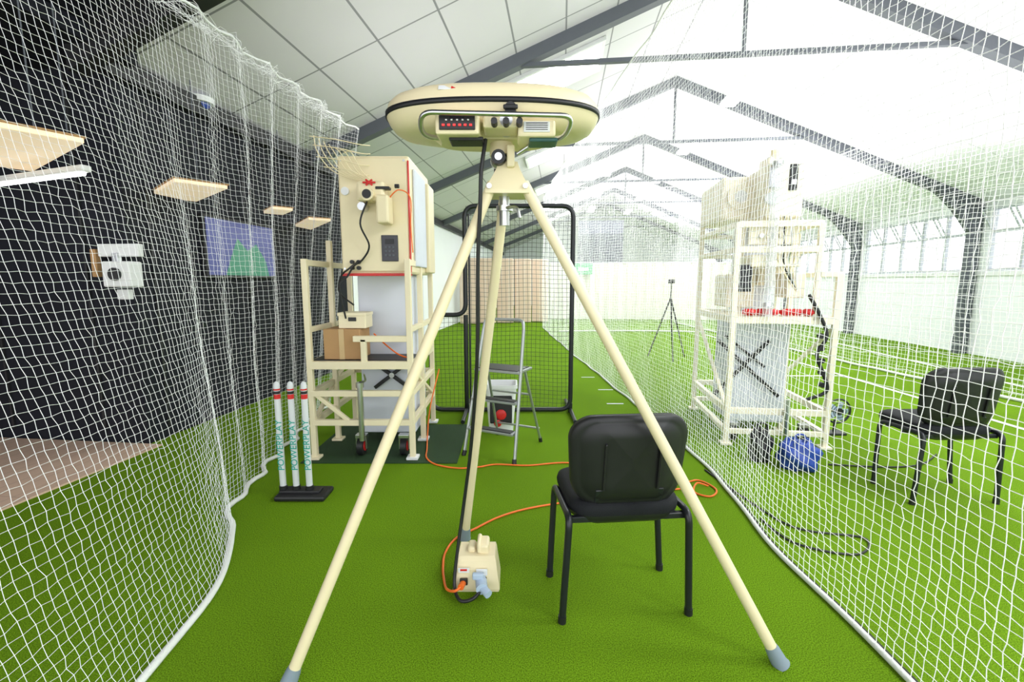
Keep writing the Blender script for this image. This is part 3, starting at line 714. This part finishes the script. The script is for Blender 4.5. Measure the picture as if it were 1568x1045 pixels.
for xx in (.1, .68):
    bd.cyl((xx-.02, .15, .07), (xx+.025, .15, .07), .07, BLACK, 24); bd.bx(xx-.04, xx+.045, .12, .18, .13, .16, STEEL, .004)
bd.cyl((.45, -.05, .12), (.45, -.05, .42), .022, STEEL, 16)
bd.done(loc=(1.83, 3.76, 0), rotz=math.radians(-8))
def sack(name, loc, r, mat, sc, n=26):
    bd = B(name); rings = []
    for i in range(1, n//2):
        ph = math.pi*i/(n//2); ring = []
        for k_ in range(n):
            a = 2*math.pi*k_/n; q = 1+.13*math.sin(3*a+5*ph)+.07*math.sin(7*a-3*ph)
            zz = max(0.0, r*sc[2]*(.8-math.cos(ph)*q))
            ring.append(Vector((r*sc[0]*math.sin(ph)**.7*math.cos(a)*q, r*sc[1]*math.sin(ph)**.7*math.sin(a)*q, zz)))
        rings.append(ring)
    bd.loft(rings, mat); bd.tube(cr([(-.05, 0, r*sc[2]*1.6), (-.03, 0, r*sc[2]*2.1), (.03, 0, r*sc[2]*2.1), (.05, 0, r*sc[2]*1.6)], 6), .008, mat, 8)
    return bd.done(loc=loc)
sack('blue_kit_bag', (2.14, 3.26, 0), .14, BLUE, (1.0, .9, .85)); sack('black_kit_bag', (1.93, 3.40, 0), .10, BLACK, (.8, .8, 1.4))
bd = B('floor_fan')
bd.tube([(.11*math.cos(a), 0, .22+.11*math.sin(a)) for a in np.linspace(0, 2*math.pi, 24, False)], .008, BTUBE, 8, closed=True)
for q in range(3):
    rr_ = .03+.026*q; bd.tube([(rr_*math.cos(a), -.02, .22+rr_*math.sin(a)) for a in np.linspace(0, 2*math.pi, 20, False)], .003, BTUBE, 6, closed=True)
for q in range(5):
    a = q*2*math.pi/5; bd.box((.05*math.cos(a), 0, .22+.05*math.sin(a)), (.08, .01, .045), LBLUE, .003, Euler((.3, -a, 0)).to_matrix())
bd.cyl((0, -.02, .22), (0, .06, .22), .03, BLACK, 16); bd.bar((0, .03, .0), (0, .03, .13), .02, .02, BLACK); bd.box((0, .03, .01), (.16, .12, .02), BLACK, .005)
bd.done(loc=(2.95, 4.0, 0))
# camera tripod far
bd = B('camera_tripod')
for q in range(3):
    a = q*2*math.pi/3+.4; bd.cyl((0, 0, 1.1), (.38*math.cos(a), .38*math.sin(a), 0), .013, BLACK, 10)
bd.cyl((0, 0, 1.0), (0, 0, 1.36), .011, BLACK, 10); bd.box((0, 0, 1.39), (.10, .07, .07), BLACK, .01); bd.cyl((0, -.08, 1.39), (0, -.03, 1.39), .025, BLACK, 16)
bd.done(loc=(2.85, 8.2, 0))

# ------------------------------------------------------------------ light
wd = bpy.data.worlds.new('World'); bpy.context.scene.world = wd; wd.use_nodes = True
bg = wd.node_tree.nodes['Background']; bg.inputs[0].default_value = (0.96, 0.98, 1.0, 1); bg.inputs[1].default_value = 1.9
def ceiling_fill(s_, t, z, sx, sy, p):  # area light without a fixture, added to brighten the ceiling from below
    ld = bpy.data.lights.new('ceiling_fill', 'AREA'); ld.shape = 'RECTANGLE'; ld.size = sx; ld.size_y = sy; ld.energy = p; ld.color = (1.0, .94, 1.0)
    lo = bpy.data.objects.new('ceiling_fill', ld); bpy.context.scene.collection.objects.link(lo)
    x, y = st2(s_, t); lo.location = (x, y, z); lo.rotation_euler = (math.pi, 0, -TH)
ceiling_fill(-1.0, 5.0, 2.6, 2.0, 2.5, 15)
ceiling_fill(4.2, 6.0, 2.9, 4, 4, 105)
ceiling_fill(3.0, 11.0, 3.2, 6, 5, 170)
ceiling_fill(3.0, 18.0, 3.2, 6, 6, 290)

cam = bpy.data.cameras.new('camera'); co = bpy.data.objects.new('camera', cam); bpy.context.scene.collection.objects.link(co)
cam.lens = 16; cam.sensor_width = 36; cam.clip_start = 0.02; cam.clip_end = 200
co.location = (0, 0, 1.38); co.rotation_euler = (math.radians(90-7.4), 0, 0)
bpy.context.scene.camera = co
vs_ = bpy.context.scene.view_settings
vs_.view_transform = 'Standard'; vs_.look = 'None'; vs_.exposure = 0.25
